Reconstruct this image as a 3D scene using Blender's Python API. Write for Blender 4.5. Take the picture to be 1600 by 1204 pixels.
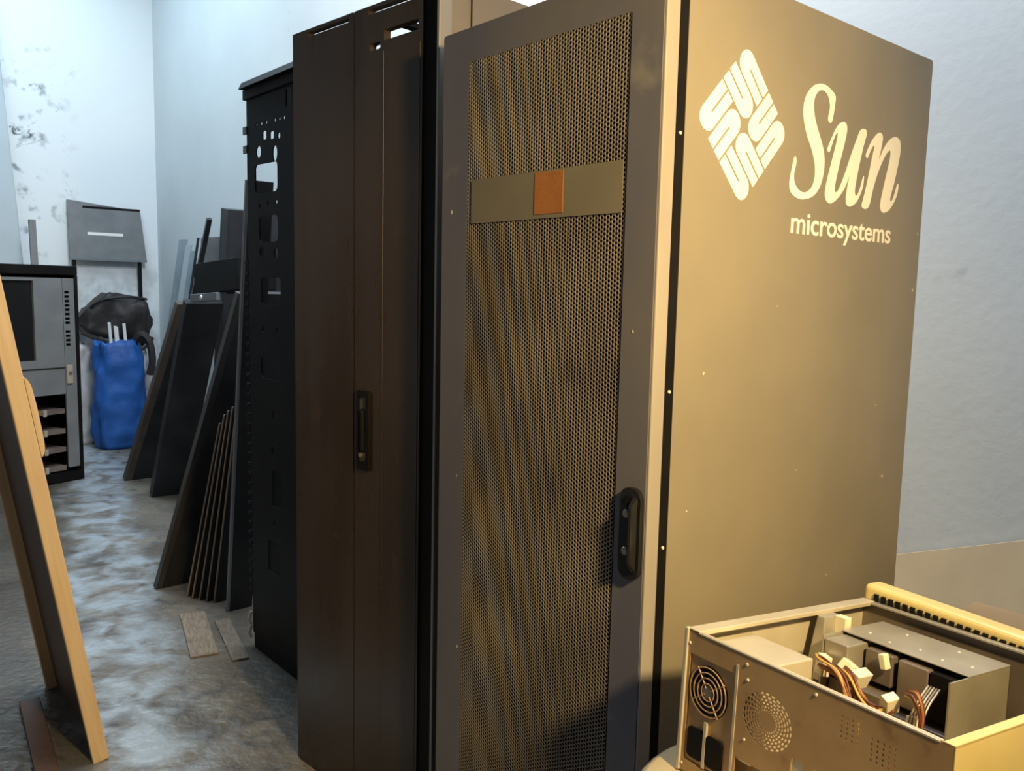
import bpy, bmesh, math, random
import numpy as np
from mathutils import Vector, Matrix, Euler, noise
random.seed(7)
S = bpy.context.scene
COL = S.collection
for o in list(bpy.data.objects):
    bpy.data.objects.remove(o)

# ------------------------------------------------------------------ camera
cam_data = bpy.data.cameras.new('camera')
cam = bpy.data.objects.new('camera', cam_data)
COL.objects.link(cam)
cam_data.sensor_fit = 'HORIZONTAL'
cam_data.sensor_width = 36
cam_data.lens = 36 * 1317.7 / 1600
cam_data.clip_start = 0.05
R_ = (0.64839634, 0.76100275, 0.02137751)
U_ = (-0.099402, 0.05678682, 0.99342564)
F_ = (-0.75478568, 0.64625852, -0.11246557)
mw = Matrix(((R_[0], U_[0], -F_[0], 0.9), (R_[1], U_[1], -F_[1], -1.131), (R_[2], U_[2], -F_[2], 1.40), (0, 0, 0, 1)))
cam.matrix_world = mw
S.camera = cam

# ------------------------------------------------------------------ world, lights, exposure
w = bpy.data.worlds.new('sky'); S.world = w; w.use_nodes = True
w.node_tree.nodes['Background'].inputs[0].default_value = (0.55, 0.75, 1.0, 1)
w.node_tree.nodes['Background'].inputs[1].default_value = 0.6
S.view_settings.view_transform = 'Standard'
S.view_settings.look = 'None'
S.view_settings.gamma = 1
S.view_settings.use_curve_mapping = False
S.view_settings.exposure = 0.0


def area(name, loc, rot, sx, sy, power, color):
    l = bpy.data.lights.new(name, 'AREA'); l.shape = 'RECTANGLE'; l.size = sx; l.size_y = sy
    l.energy = power; l.color = color
    o = bpy.data.objects.new(name, l); COL.objects.link(o)
    o.location = loc; o.rotation_euler = rot
    return o


# daylight falling through the roof light
area('roof_light_daylight', (-5.55, 0.05, 4.48), (0, 0, 0), 2.2, 1.7, 88, (0.66, 0.87, 1.0))
# unseen second daylight source above the racks, added to brighten the back wall
area('added_wall_daylight', (-1.55, 0.62, 4.48), (0, 0, 0), 3.4, 0.8, 255, (0.90, 0.95, 1.0))
# warm bulb hanging at the right, beside the photographer
lb = bpy.data.lights.new('warm_lamp', 'SPOT'); lb.energy = 250; lb.color = (1.0, 0.72, 0.32); lb.shadow_soft_size = 0.06
lb.spot_size = math.radians(102); lb.spot_blend = 1.0
bulb = bpy.data.objects.new('warm_lamp', lb); COL.objects.link(bulb); bulb.location = (1.24, -0.43, 1.90)
bulb.rotation_euler = (Vector((0.0, -0.20, 1.44)) - Vector((1.24, -0.43, 1.90))).to_track_quat('-Z', 'Y').to_euler()

# ------------------------------------------------------------------ materials
MATS = {}


def mat(name, col, rough=0.5, metal=0.0, col2=None, scale=4.0, detail=4, bump=0.0, bscale=60, contrast=(0.35, 0.65),
        rvar=0.0, spec=0.5, coat=0.0, stretch=None, alpha=None, col3=None, scale3=20, c3=(0.6, 0.75), trans=0.0):
    if name in MATS:
        return MATS[name]
    m = bpy.data.materials.new(name); m.use_nodes = True
    nt = m.node_tree; N = nt.nodes; L = nt.links
    b = N['Principled BSDF']
    b.inputs['Base Color'].default_value = (*col, 1)
    b.inputs['Roughness'].default_value = rough
    b.inputs['Metallic'].default_value = metal
    b.inputs['Specular IOR Level'].default_value = spec
    b.inputs['Coat Weight'].default_value = coat
    b.inputs['Coat Roughness'].default_value = 0.12
    if alpha is not None:
        b.inputs['Alpha'].default_value = alpha
    if trans:
        b.inputs['Transmission Weight'].default_value = trans
    tc = N.new('ShaderNodeTexCoord')
    mp = N.new('ShaderNodeMapping')
    L.new(tc.outputs['Object'], mp.inputs[0])
    if stretch:
        mp.inputs['Scale'].default_value = stretch
    out = None
    if col2 is not None:
        n = N.new('ShaderNodeTexNoise'); n.inputs['Scale'].default_value = scale; n.inputs['Detail'].default_value = detail
        L.new(mp.outputs[0], n.inputs[0])
        r = N.new('ShaderNodeMapRange'); r.inputs[1].default_value = contrast[0]; r.inputs[2].default_value = contrast[1]
        L.new(n.outputs[0], r.inputs[0])
        mx = N.new('ShaderNodeMix'); mx.data_type = 'RGBA'
        mx.inputs[6].default_value = (*col, 1); mx.inputs[7].default_value = (*col2, 1)
        L.new(r.outputs[0], mx.inputs[0])
        out = mx.outputs[2]
        if rvar:
            rr = N.new('ShaderNodeMapRange'); rr.inputs[3].default_value = rough - rvar; rr.inputs[4].default_value = rough + rvar
            L.new(r.outputs[0], rr.inputs[0]); L.new(rr.outputs[0], b.inputs['Roughness'])
    if col3 is not None:
        n = N.new('ShaderNodeTexNoise'); n.inputs['Scale'].default_value = scale3; n.inputs['Detail'].default_value = 6
        L.new(tc.outputs['Object'], n.inputs[0])
        r = N.new('ShaderNodeMapRange'); r.inputs[1].default_value = c3[0]; r.inputs[2].default_value = c3[1]
        L.new(n.outputs[0], r.inputs[0])
        mx = N.new('ShaderNodeMix'); mx.data_type = 'RGBA'
        mx.inputs[6].default_value = (*col, 1); mx.inputs[7].default_value = (*col3, 1)
        if out:
            L.new(out, mx.inputs[6])
        L.new(r.outputs[0], mx.inputs[0])
        out = mx.outputs[2]
    if out:
        L.new(out, b.inputs['Base Color'])
    if bump:
        n = N.new('ShaderNodeTexNoise'); n.inputs['Scale'].default_value = bscale; n.inputs['Detail'].default_value = 5
        L.new(tc.outputs['Object'], n.inputs[0])
        bp = N.new('ShaderNodeBump'); bp.inputs['Strength'].default_value = bump; bp.inputs['Distance'].default_value = 0.02
        L.new(n.outputs[0], bp.inputs['Height']); L.new(bp.outputs[0], b.inputs['Normal'])
    MATS[name] = m
    return m


def floor_material():
    m = bpy.data.materials.new('worn_concrete'); m.use_nodes = True
    nt = m.node_tree; N = nt.nodes; L = nt.links; b = N['Principled BSDF']
    tc = N.new('ShaderNodeTexCoord')

    def nz(scale, detail, lo, hi, dist=0.0):
        n = N.new('ShaderNodeTexNoise'); n.inputs['Scale'].default_value = scale; n.inputs['Detail'].default_value = detail
        n.inputs['Distortion'].default_value = dist
        L.new(tc.outputs['Object'], n.inputs[0])
        r = N.new('ShaderNodeMapRange'); r.inputs[1].default_value = lo; r.inputs[2].default_value = hi
        L.new(n.outputs[0], r.inputs[0]); return r.outputs[0]

    def mix(f, a, c):
        mx = N.new('ShaderNodeMix'); mx.data_type = 'RGBA'
        L.new(f, mx.inputs[0])
        if isinstance(a, tuple): mx.inputs[6].default_value = (*a, 1)
        else: L.new(a, mx.inputs[6])
        mx.inputs[7].default_value = (*c, 1)
        return mx.outputs[2]
    f1 = nz(2.6, 8, 0.40, 0.66, 0.6)
    f2 = nz(11, 8, 0.50, 0.72, 0.8)
    f3 = nz(1.1, 4, 0.45, 0.7)
    c = mix(f1, (0.20, 0.18, 0.15), (0.085, 0.073, 0.06))
    c = mix(f2, c, (0.035, 0.03, 0.027))
    c = mix(f3, c, (0.16, 0.142, 0.118))
    # pale blue-grey patchy trail along the middle of the aisle
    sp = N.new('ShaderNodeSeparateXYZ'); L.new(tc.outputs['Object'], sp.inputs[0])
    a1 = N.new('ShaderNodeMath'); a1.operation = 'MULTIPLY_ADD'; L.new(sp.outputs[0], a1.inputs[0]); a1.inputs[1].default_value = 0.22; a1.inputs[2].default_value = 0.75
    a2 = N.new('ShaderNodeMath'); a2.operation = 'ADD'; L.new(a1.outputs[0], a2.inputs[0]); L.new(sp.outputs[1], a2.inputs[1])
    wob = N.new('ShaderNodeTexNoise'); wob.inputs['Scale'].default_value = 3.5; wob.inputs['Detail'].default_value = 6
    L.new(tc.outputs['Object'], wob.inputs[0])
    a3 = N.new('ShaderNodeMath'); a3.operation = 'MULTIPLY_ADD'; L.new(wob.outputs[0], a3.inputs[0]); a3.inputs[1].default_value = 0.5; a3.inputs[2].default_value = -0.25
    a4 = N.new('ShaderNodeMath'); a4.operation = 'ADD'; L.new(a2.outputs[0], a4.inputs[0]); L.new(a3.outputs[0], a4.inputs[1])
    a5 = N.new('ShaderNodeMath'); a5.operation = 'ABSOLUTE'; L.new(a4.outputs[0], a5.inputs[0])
    band = N.new('ShaderNodeMapRange'); band.interpolation_type = 'SMOOTHSTEP'; band.inputs[1].default_value = 0.26; band.inputs[2].default_value = 0.06
    L.new(a5.outputs[0], band.inputs[0])
    # shade beside the leaning wooden frame, put into the floor colour as darkening
    frame_shade = N.new('ShaderNodeMapRange'); frame_shade.interpolation_type = 'SMOOTHSTEP'; frame_shade.inputs[1].default_value = -0.10; frame_shade.inputs[2].default_value = -0.36; frame_shade.inputs[4].default_value = 0.6
    L.new(a4.outputs[0], frame_shade.inputs[0])
    c = mix(frame_shade.outputs[0], c, (0.045, 0.04, 0.035))
    fin = nz(7, 8, 0.38, 0.60, 0.5)
    mm = N.new('ShaderNodeMath'); mm.operation = 'MULTIPLY'; L.new(band.outputs[0], mm.inputs[0]); L.new(fin, mm.inputs[1])
    m2 = N.new('ShaderNodeMath'); m2.operation = 'MULTIPLY'; L.new(mm.outputs[0], m2.inputs[0]); m2.inputs[1].default_value = 0.9
    c = mix(m2.outputs[0], c, (0.33, 0.385, 0.43))
    L.new(c, b.inputs['Base Color'])
    rr = N.new('ShaderNodeMapRange'); rr.inputs[3].default_value = 0.30; rr.inputs[4].default_value = 0.60
    L.new(f2, rr.inputs[0]); L.new(rr.outputs[0], b.inputs['Roughness'])
    n = N.new('ShaderNodeTexNoise'); n.inputs['Scale'].default_value = 26; n.inputs['Detail'].default_value = 8
    L.new(tc.outputs['Object'], n.inputs[0])
    bp = N.new('ShaderNodeBump'); bp.inputs['Strength'].default_value = 0.35; bp.inputs['Distance'].default_value = 0.02
    L.new(n.outputs[0], bp.inputs['Height']); L.new(bp.outputs[0], b.inputs['Normal'])
    return m


def end_wall_material():
    m = bpy.data.materials.new('stained_white_paint'); m.use_nodes = True
    nt = m.node_tree; N = nt.nodes; L = nt.links; b = N['Principled BSDF']
    b.inputs['Roughness'].default_value = 0.8
    tc = N.new('ShaderNodeTexCoord'); sp = N.new('ShaderNodeSeparateXYZ'); L.new(tc.outputs['Object'], sp.inputs[0])

    def rng(sock, a, c, lo=0.0, hi=1.0):
        r = N.new('ShaderNodeMapRange'); r.interpolation_type = 'SMOOTHSTEP'
        r.inputs[1].default_value = a; r.inputs[2].default_value = c; r.inputs[3].default_value = lo; r.inputs[4].default_value = hi
        L.new(sock, r.inputs[0]); return r.outputs[0]

    def mul(*s):
        o = s[0]
        for q in s[1:]:
            mm = N.new('ShaderNodeMath'); mm.operation = 'MULTIPLY'; L.new(o, mm.inputs[0]); L.new(q, mm.inputs[1]); o = mm.outputs[0]
        return o
    # crack-like grime: thin ridges of a noise, only in a patch of the wall
    n1 = N.new('ShaderNodeTexNoise'); n1.inputs['Scale'].default_value = 3.0; n1.inputs['Detail'].default_value = 6; n1.inputs['Distortion'].default_value = 0.4
    L.new(tc.outputs['Object'], n1.inputs[0])
    a = N.new('ShaderNodeMath'); a.operation = 'SUBTRACT'; L.new(n1.outputs[0], a.inputs[0]); a.inputs[1].default_value = 0.52
    ab = N.new('ShaderNodeMath'); ab.operation = 'ABSOLUTE'; L.new(a.outputs[0], ab.inputs[0])
    ridge = rng(ab.outputs[0], 0.0, 0.016, 1, 0)
    n2 = N.new('ShaderNodeTexNoise'); n2.inputs['Scale'].default_value = 7.5; n2.inputs['Detail'].default_value = 3
    L.new(tc.outputs['Object'], n2.inputs[0])
    gate = rng(n2.outputs[0], 0.52, 0.66)
    patch = mul(rng(sp.outputs[1], 0.95, 0.45), rng(sp.outputs[2], 1.45, 1.7), rng(sp.outputs[2], 3.5, 3.1))
    f = mul(ridge, gate, patch)
    n3 = N.new('ShaderNodeTexNoise'); n3.inputs['Scale'].default_value = 9; n3.inputs['Detail'].default_value = 8
    L.new(tc.outputs['Object'], n3.inputs[0])
    blot = mul(rng(n3.outputs[0], 0.56, 0.74), patch)
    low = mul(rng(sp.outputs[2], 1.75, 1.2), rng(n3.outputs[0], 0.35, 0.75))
    mx1 = N.new('ShaderNodeMix'); mx1.data_type = 'RGBA'; mx1.inputs[6].default_value = (0.80, 0.83, 0.85, 1); mx1.inputs[7].default_value = (0.30, 0.33, 0.35, 1)
    L.new(blot, mx1.inputs[0])
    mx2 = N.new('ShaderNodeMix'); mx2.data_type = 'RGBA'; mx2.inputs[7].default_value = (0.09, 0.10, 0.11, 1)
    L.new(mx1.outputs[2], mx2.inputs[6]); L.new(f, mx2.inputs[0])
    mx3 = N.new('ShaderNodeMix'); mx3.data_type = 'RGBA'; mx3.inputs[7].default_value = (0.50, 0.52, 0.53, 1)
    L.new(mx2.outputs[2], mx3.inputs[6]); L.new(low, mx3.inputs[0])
    L.new(mx3.outputs[2], b.inputs['Base Color'])
    return m


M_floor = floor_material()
M_end = end_wall_material()
M_back = mat('blue_grey_wall_paint', (0.66, 0.70, 0.72), 0.75, col2=(0.60, 0.64, 0.66), scale=1.3, col3=(0.40, 0.40, 0.38), scale3=5, c3=(0.74, 0.86), bump=0.05, bscale=30)
M_plaster = mat('plain_plaster', (0.20, 0.19, 0.18), 0.85, col2=(0.16, 0.15, 0.145))
M_ceil = mat('ceiling_sheet', (0.20, 0.20, 0.20), 0.8)
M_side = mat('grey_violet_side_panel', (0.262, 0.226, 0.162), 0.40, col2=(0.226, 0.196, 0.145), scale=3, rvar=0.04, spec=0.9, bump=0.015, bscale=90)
M_door = mat('dusty_slate_door_paint', (0.110, 0.108, 0.145), 0.42, col2=(0.150, 0.140, 0.145), scale=5, rvar=0.08, stretch=(1, 1, 0.35), col3=(0.24, 0.22, 0.20), scale3=9, c3=(0.64, 0.8))
M_mesh = mat('dusty_perforated_steel', (0.26, 0.22, 0.165), 0.5, metal=0.0, col2=(0.14, 0.115, 0.09), scale=3.0, detail=6, col3=(0.12, 0.10, 0.08), scale3=6, c3=(0.66, 0.8), rvar=0.08)
M_black = mat('black_steel', (0.005, 0.0045, 0.005), 0.55, spec=0.12, col2=(0.010, 0.009, 0.009), scale=6)
M_blackgloss = mat('black_gloss_plastic', (0.012, 0.012, 0.013), 0.22)
M_inside = mat('rack_interior_dark', (0.010, 0.009, 0.009), 0.7)
M_edge = mat('lit_door_edge', (0.34, 0.31, 0.28), 0.42, col2=(0.29, 0.26, 0.23), scale=7, stretch=(1, 1, 0.3))  # paler than the door: lamp light on the edge put into colour
M_white = mat('white_print', (0.92, 0.90, 0.86), 0.5, col2=(0.86, 0.84, 0.80))
M_band = mat('yellowed_tape', (0.22, 0.195, 0.135), 0.55, col2=(0.19, 0.165, 0.115), scale=6, alpha=0.93)
M_orange = mat('orange_sticker', (0.40, 0.15, 0.03), 0.6, col2=(0.33, 0.125, 0.025), scale=25)
M_r2 = mat('dark_brown_gloss_door', (0.030, 0.021, 0.016), 0.30, col2=(0.048, 0.034, 0.024), scale=3, rvar=0.08, stretch=(2, 2, 0.5), col3=(0.06, 0.042, 0.03), scale3=12, c3=(0.62, 0.8))
M_r2side = mat('grey_brown_rack_side', (0.20, 0.17, 0.14), 0.5, col2=(0.16, 0.135, 0.11), scale=4)
M_silver = mat('worn_silver_trim', (0.36, 0.33, 0.30), 0.35, metal=0.5, col2=(0.28, 0.25, 0.22), scale=10, stretch=(1, 1, 0.3))
M_handle = mat('worn_handle_metal', (0.20, 0.18, 0.145), 0.4, metal=0.4, col2=(0.10, 0.09, 0.075), scale=30)
M_chrome = mat('dull_lock_metal', (0.42, 0.38, 0.30), 0.35, metal=0.8)
M_dpanel = mat('dark_panel_paint', (0.014, 0.015, 0.018), 0.45, spec=0.3, col2=(0.034, 0.034, 0.037), scale=4)
M_dedge = mat('brown_panel_edge', (0.085, 0.062, 0.048), 0.45, col2=(0.05, 0.04, 0.034), scale=6)
M_cedge = mat('dark_panel_edge', (0.045, 0.043, 0.045), 0.42, col2=(0.03, 0.028, 0.028), scale=6)
M_sedge = mat('bright_slat_edge', (0.30, 0.24, 0.18), 0.4, metal=0.3)
M_pale = mat('pale_grey_sheet', (0.44, 0.50, 0.54), 0.5, col2=(0.40, 0.455, 0.49), scale=2)
M_gedge = mat('blue_grey_panel_edge', (0.17, 0.185, 0.20), 0.4)
M_strip = mat('pale_steel_strip', (0.33, 0.40, 0.44), 0.42, metal=0.2, col2=(0.24, 0.30, 0.34), scale=6)
M_grey = mat('grey_panel_paint', (0.185, 0.19, 0.195), 0.5, col2=(0.15, 0.155, 0.16), scale=8)
M_cabgrey = mat('mid_grey_steel', (0.18, 0.19, 0.20), 0.45, col2=(0.145, 0.155, 0.165), scale=6)
M_shelf = mat('dusty_shelf_steel', (0.17, 0.135, 0.12), 0.55, col2=(0.10, 0.08, 0.075), scale=8)
M_clip = mat('beige_plastic_clip', (0.36, 0.31, 0.25), 0.5)
M_blue = mat('blue_woven_sack', (0.010, 0.075, 0.30), 0.55, col2=(0.016, 0.11, 0.40), scale=5, bump=0.25, bscale=14)
M_sack = mat('white_woven_sack', (0.52, 0.53, 0.54), 0.65, col2=(0.38, 0.38, 0.39), scale=6, bump=0.3, bscale=14)
M_bag = mat('black_nylon_bag', (0.018, 0.016, 0.016), 0.55, col2=(0.032, 0.026, 0.024), scale=7, bump=0.3, bscale=16)
M_wood = mat('pale_planed_wood', (0.74, 0.54, 0.31), 0.5, col2=(0.66, 0.46, 0.25), scale=5, stretch=(14, 14, 0.8), col3=(0.42, 0.26, 0.12), scale3=3, c3=(0.64, 0.8))
M_woodd = mat('brown_board_face', (0.11, 0.055, 0.032), 0.55, col2=(0.08, 0.04, 0.024), scale=5, stretch=(10, 10, 0.8))
M_steel = mat('galvanised_case_steel', (0.43, 0.29, 0.15), 0.45, metal=0.25, col2=(0.34, 0.22, 0.11), scale=9, col3=(0.17, 0.10, 0.05), scale3=18, c3=(0.62, 0.78), bump=0.02)
M_steelb = mat('bright_case_steel', (0.60, 0.55, 0.44), 0.4, metal=0.3, col2=(0.52, 0.47, 0.37), scale=9)
M_cage = mat('drive_cage_steel', (0.46, 0.43, 0.36), 0.36, metal=0.5, col2=(0.36, 0.33, 0.27), scale=12)
M_drive = mat('drive_steel', (0.24, 0.20, 0.17), 0.4, metal=0.4, col2=(0.18, 0.15, 0.125), scale=12)
M_cream = mat('yellowed_cream_plastic', (0.66, 0.54, 0.24), 0.42, col2=(0.58, 0.46, 0.19), scale=8)
M_creamseat = mat('cream_vinyl', (0.60, 0.50, 0.32), 0.5, col2=(0.52, 0.43, 0.27), scale=6)
M_whitepl = mat('white_connector_plastic', (0.74, 0.68, 0.52), 0.45)
M_wire1 = mat('orange_brown_wire', (0.35, 0.14, 0.045), 0.45)
M_wire2 = mat('dark_red_wire', (0.13, 0.035, 0.02), 0.45)
M_wire3 = mat('yellow_wire', (0.55, 0.36, 0.09), 0.45)
M_card = mat('brown_cardboard', (0.36, 0.24, 0.13), 0.8, col2=(0.30, 0.195, 0.10), scale=5, col3=(0.22, 0.15, 0.09), scale3=9, c3=(0.62, 0.8))
M_cards = mat('pale_cardboard_sheet', (0.40, 0.305, 0.18), 0.8, col2=(0.34, 0.255, 0.15), scale=4)
M_chip = mat('bare_paint_chip', (0.70, 0.64, 0.54), 0.5)
M_scrap = mat('pale_scrap_wood', (0.27, 0.215, 0.155), 0.7, col2=(0.15, 0.115, 0.085), scale=9, stretch=(2, 12, 1))


# ------------------------------------------------------------------ mesh helpers
class MB:
    def __init__(s):
        s.v = []; s.f = []

    def add(s, vs, fs):
        n = len(s.v); s.v += [tuple(q) for q in vs]; s.f += [tuple(i + n for i in f) for f in fs]; return s

    def box(s, x0, x1, y0, y1, z0, z1):
        vs = [(x, y, z) for z in (z0, z1) for y in (y0, y1) for x in (x0, x1)]
        return s.add(vs, [(0, 2, 3, 1), (4, 5, 7, 6), (0, 1, 5, 4), (2, 6, 7, 3), (0, 4, 6, 2), (1, 3, 7, 5)])

    def hexa(s, b, t):
        return s.add(list(b) + list(t), [(3, 2, 1, 0), (4, 5, 6, 7), (0, 1, 5, 4), (1, 2, 6, 5), (2, 3, 7, 6), (3, 0, 4, 7)])

    def tube(s, pts, r, n=8, caps=True):
        pts = [Vector(p) for p in pts]; rs = r if isinstance(r, (list, tuple)) else [r] * len(pts)
        base = len(s.v); up = Vector((0, 0, 1)); prev = None
        for i, p in enumerate(pts):
            d = (pts[min(i + 1, len(pts) - 1)] - pts[max(i - 1, 0)]).normalized()
            a = prev if prev else (up if abs(d.z) < 0.9 else Vector((1, 0, 0)))
            u = (a - d * a.dot(d)).normalized(); prev = u; v = d.cross(u)
            for k in range(n):
                t = 2 * math.pi * k / n
                s.v.append(tuple(p + (u * math.cos(t) + v * math.sin(t)) * rs[i]))
        for i in range(len(pts) - 1):
            for k in range(n):
                a = base + i * n + k; b = base + i * n + (k + 1) % n
                s.f.append((a, b, b + n, a + n))
        if caps:
            s.f.append(tuple(base + k for k in range(n))[::-1])
            e = base + (len(pts) - 1) * n
            s.f.append(tuple(e + k for k in range(n)))
        return s

    def lathe(s, prof, n=32, xf=lambda p: p):
        base = len(s.v)
        for r, z in prof:
            for k in range(n):
                t = 2 * math.pi * k / n; s.v.append(tuple(xf((r * math.cos(t), r * math.sin(t), z))))
        for i in range(len(prof) - 1):
            for k in range(n):
                a = base + i * n + k; b = base + i * n + (k + 1) % n
                s.f.append((a, b, b + n, a + n))
        s.f.append(tuple(base + k for k in range(n))[::-1])
        e = base + (len(prof) - 1) * n
        s.f.append(tuple(e + k for k in range(n)))
        return s

    def plate(s, outline, holes, thick, xf):
        vs, fs = plate_geo(outline, holes, thick)
        return s.add([xf(*p) for p in vs], fs)

    def build(s, name, m, parent=None, bevel=0.0, smooth=False, seg=2):
        me = bpy.data.meshes.new(name); me.from_pydata(s.v, [], s.f); me.update()
        bm = bmesh.new(); bm.from_mesh(me); bmesh.ops.recalc_face_normals(bm, faces=bm.faces); bm.to_mesh(me); bm.free()
        o = bpy.data.objects.new(name, me); COL.objects.link(o); me.materials.append(m)
        if parent: o.parent = parent
        if smooth:
            for p in me.polygons: p.use_smooth = True
        if bevel:
            b = o.modifiers.new('bevel', 'BEVEL'); b.width = bevel; b.segments = seg; b.limit_method = 'ANGLE'; b.angle_limit = math.radians(40)
        return o


def plate_geo(outline, holes, thick):
    cu = bpy.data.curves.new('tmp', 'CURVE'); cu.dimensions = '2D'; cu.fill_mode = 'BOTH'; cu.extrude = thick / 2
    for poly in [outline] + list(holes):
        sp = cu.splines.new('POLY'); sp.points.add(len(poly) - 1); sp.use_cyclic_u = True
        for p, q in zip(sp.points, poly): p.co = (q[0], q[1], 0, 1)
    o = bpy.data.objects.new('tmp', cu); COL.objects.link(o)
    me = bpy.data.meshes.new_from_object(o.evaluated_get(bpy.context.evaluated_depsgraph_get()))
    vs = [tuple(v.co) for v in me.vertices]; fs = [tuple(p.vertices) for p in me.polygons]
    bpy.data.objects.remove(o); bpy.data.curves.remove(cu); bpy.data.meshes.remove(me)
    return vs, fs


def rect(x0, x1, y0, y1, r=0.0, n=4):
    if r <= 0: return [(x0, y0), (x1, y0), (x1, y1), (x0, y1)]
    o = []
    for cx, cy, a0 in ((x1 - r, y0 + r, -90), (x1 - r, y1 - r, 0), (x0 + r, y1 - r, 90), (x0 + r, y0 + r, 180)):
        for k in range(n + 1):
            a = math.radians(a0 + 90 * k / n); o.append((cx + r * math.cos(a), cy + r * math.sin(a)))
    return o


def circ(cx, cy, r, n=16, ry=None):
    ry = ry or r
    return [(cx + r * math.cos(2 * math.pi * k / n), cy + ry * math.sin(2 * math.pi * k / n)) for k in range(n)]


def tag(o, label, cat, group=None, kind=None):
    if label: o['label'] = label
    if cat: o['category'] = cat
    if group: o['group'] = group
    if kind: o['kind'] = kind
    return o


def thing(name, label, cat, loc=(0, 0, 0), rot=(0, 0, 0), group=None):
    o = bpy.data.objects.new(name, None); COL.objects.link(o); o.location = loc; o.rotation_euler = rot
    o.empty_display_size = 0.1
    return tag(o, label, cat, group)


def smooth_poly(P, k=4):
    o = []; n = len(P)
    for i in range(n):
        p0, p1, p2, p3 = (Vector(P[(i + j - 1) % n]) for j in range(4))
        sharp = False
        for j in range(k):
            t = j / k
            o.append(tuple(0.5 * ((2 * p1) + (p2 - p0) * t + (2 * p0 - 5 * p1 + 4 * p2 - p3) * t * t + (3 * p1 - p0 - 3 * p2 + p3) * t ** 3)))
    return o


def spline(pts, k=6):
    P = [Vector(p) for p in pts]; o = []
    for i in range(len(P) - 1):
        p0 = P[max(i - 1, 0)]; p1 = P[i]; p2 = P[i + 1]; p3 = P[min(i + 2, len(P) - 1)]
        for j in range(k):
            t = j / k
            o.append(0.5 * ((2 * p1) + (p2 - p0) * t + (2 * p0 - 5 * p1 + 4 * p2 - p3) * t * t + (3 * p1 - p0 - 3 * p2 + p3) * t ** 3))
    o.append(P[-1]); return o


def struct(mb, name, m, label):
    o = mb.build(name, m); o['kind'] = 'structure'; o['label'] = label; return o


# ------------------------------------------------------------------ the room
XW, YB, YF, XR, ZC = -7.27, 1.50, -3.2, 4.2, 4.5
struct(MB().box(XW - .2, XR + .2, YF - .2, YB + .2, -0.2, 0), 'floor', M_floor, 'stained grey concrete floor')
struct(MB().box(XW, XR, YB, YB + .2, 0, ZC), 'wall_back', M_back, 'blue-grey painted wall behind the racks')
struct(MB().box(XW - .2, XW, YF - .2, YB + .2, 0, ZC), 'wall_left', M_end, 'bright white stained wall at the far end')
struct(MB().box(XW, XR, YF - .2, YF, 0, ZC), 'wall_front', M_plaster, 'plain plaster wall behind the photographer')
struct(MB().box(XR, XR + .2, YF - .2, YB + .2, 0, ZC), 'wall_right', M_plaster, 'plain plaster wall at the near end')
cl = MB()
holes = [rect(-6.7, -4.4, -.85, .95), rect(-3.3, .2, .2, 1.05)]
cl.plate(rect(XW - .2, XR + .2, YF - .2, YB + .2), holes, 0.15, lambda x, y, z: (x, y, ZC + .075 + z))
struct(cl, 'ceiling', M_ceil, 'ceiling with a roof-light opening and a second one added for light')

# ------------------------------------------------------------------ tall rack with the printed side panel
HS = 1.938
rk = thing('server_rack', 'tall server rack with perforated door and white lettering on its tan-lit side', 'server rack', (0, 0, 0))
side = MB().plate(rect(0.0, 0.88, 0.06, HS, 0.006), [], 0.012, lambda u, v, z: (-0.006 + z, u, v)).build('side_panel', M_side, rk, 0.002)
MB().box(-.60, -.588, 0, .88, .06, HS).build('side_panel', M_black, rk, 0.002)
MB().box(-.588, -.012, 0.02, .875, HS - .02, HS - .004).build('top_panel', M_door, rk)
MB().box(-.588, -.012, .865, .88, .06, HS - .02).build('back_panel', M_inside, rk)
MB().box(-.59, -.01, .03, .87, 0, .06).build('plinth', M_black, rk)
fr = MB()
fr.box(-.598, -.560, -.024, .03, .03, HS - .01); fr.box(-.034, -.001, -.024, .03, .03, HS - .01)
fr.box(-.560, -.034, -.022, .03, HS - .05, HS - .012); fr.box(-.560, -.034, -.022, .03, .03, .08)
fr.build('front_frame', M_black, rk, 0.002)
for x in (-.545, -.075):
    m = MB()
    m.plate(rect(x, x + .025, .08, 1.88), [rect(x + .008, x + .017, z, z + .009) for z in np.arange(.1, 1.86, .0222)], .002, lambda u, v, z: (u, .10 + z, v))
    m.build('mounting_rail', M_drive, rk)
# door
DX0, DX1, DZ0, DZ1, DY0, DY1 = -.595, 0.0, .05, 1.922, -.058, -.026
MX0, MX1, MZ0, MZ1 = -.507, -.071, .115, 1.855
door = MB().plate(rect(DX0, DX1 - .004, DZ0, DZ1, .006), [rect(MX0, MX1, MZ0, MZ1)], DY1 - DY0, lambda u, v, z: (u, (DY0 + DY1) / 2 + z, v)).build('door', M_door, rk, 0.003)
ed = MB().box(DX1 - .0045, DX1 + .001, DY0 + .002, DY1 + .002, DZ0, DZ1)
ed.build('edge_strip', M_edge, door, 0.0018)


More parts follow.
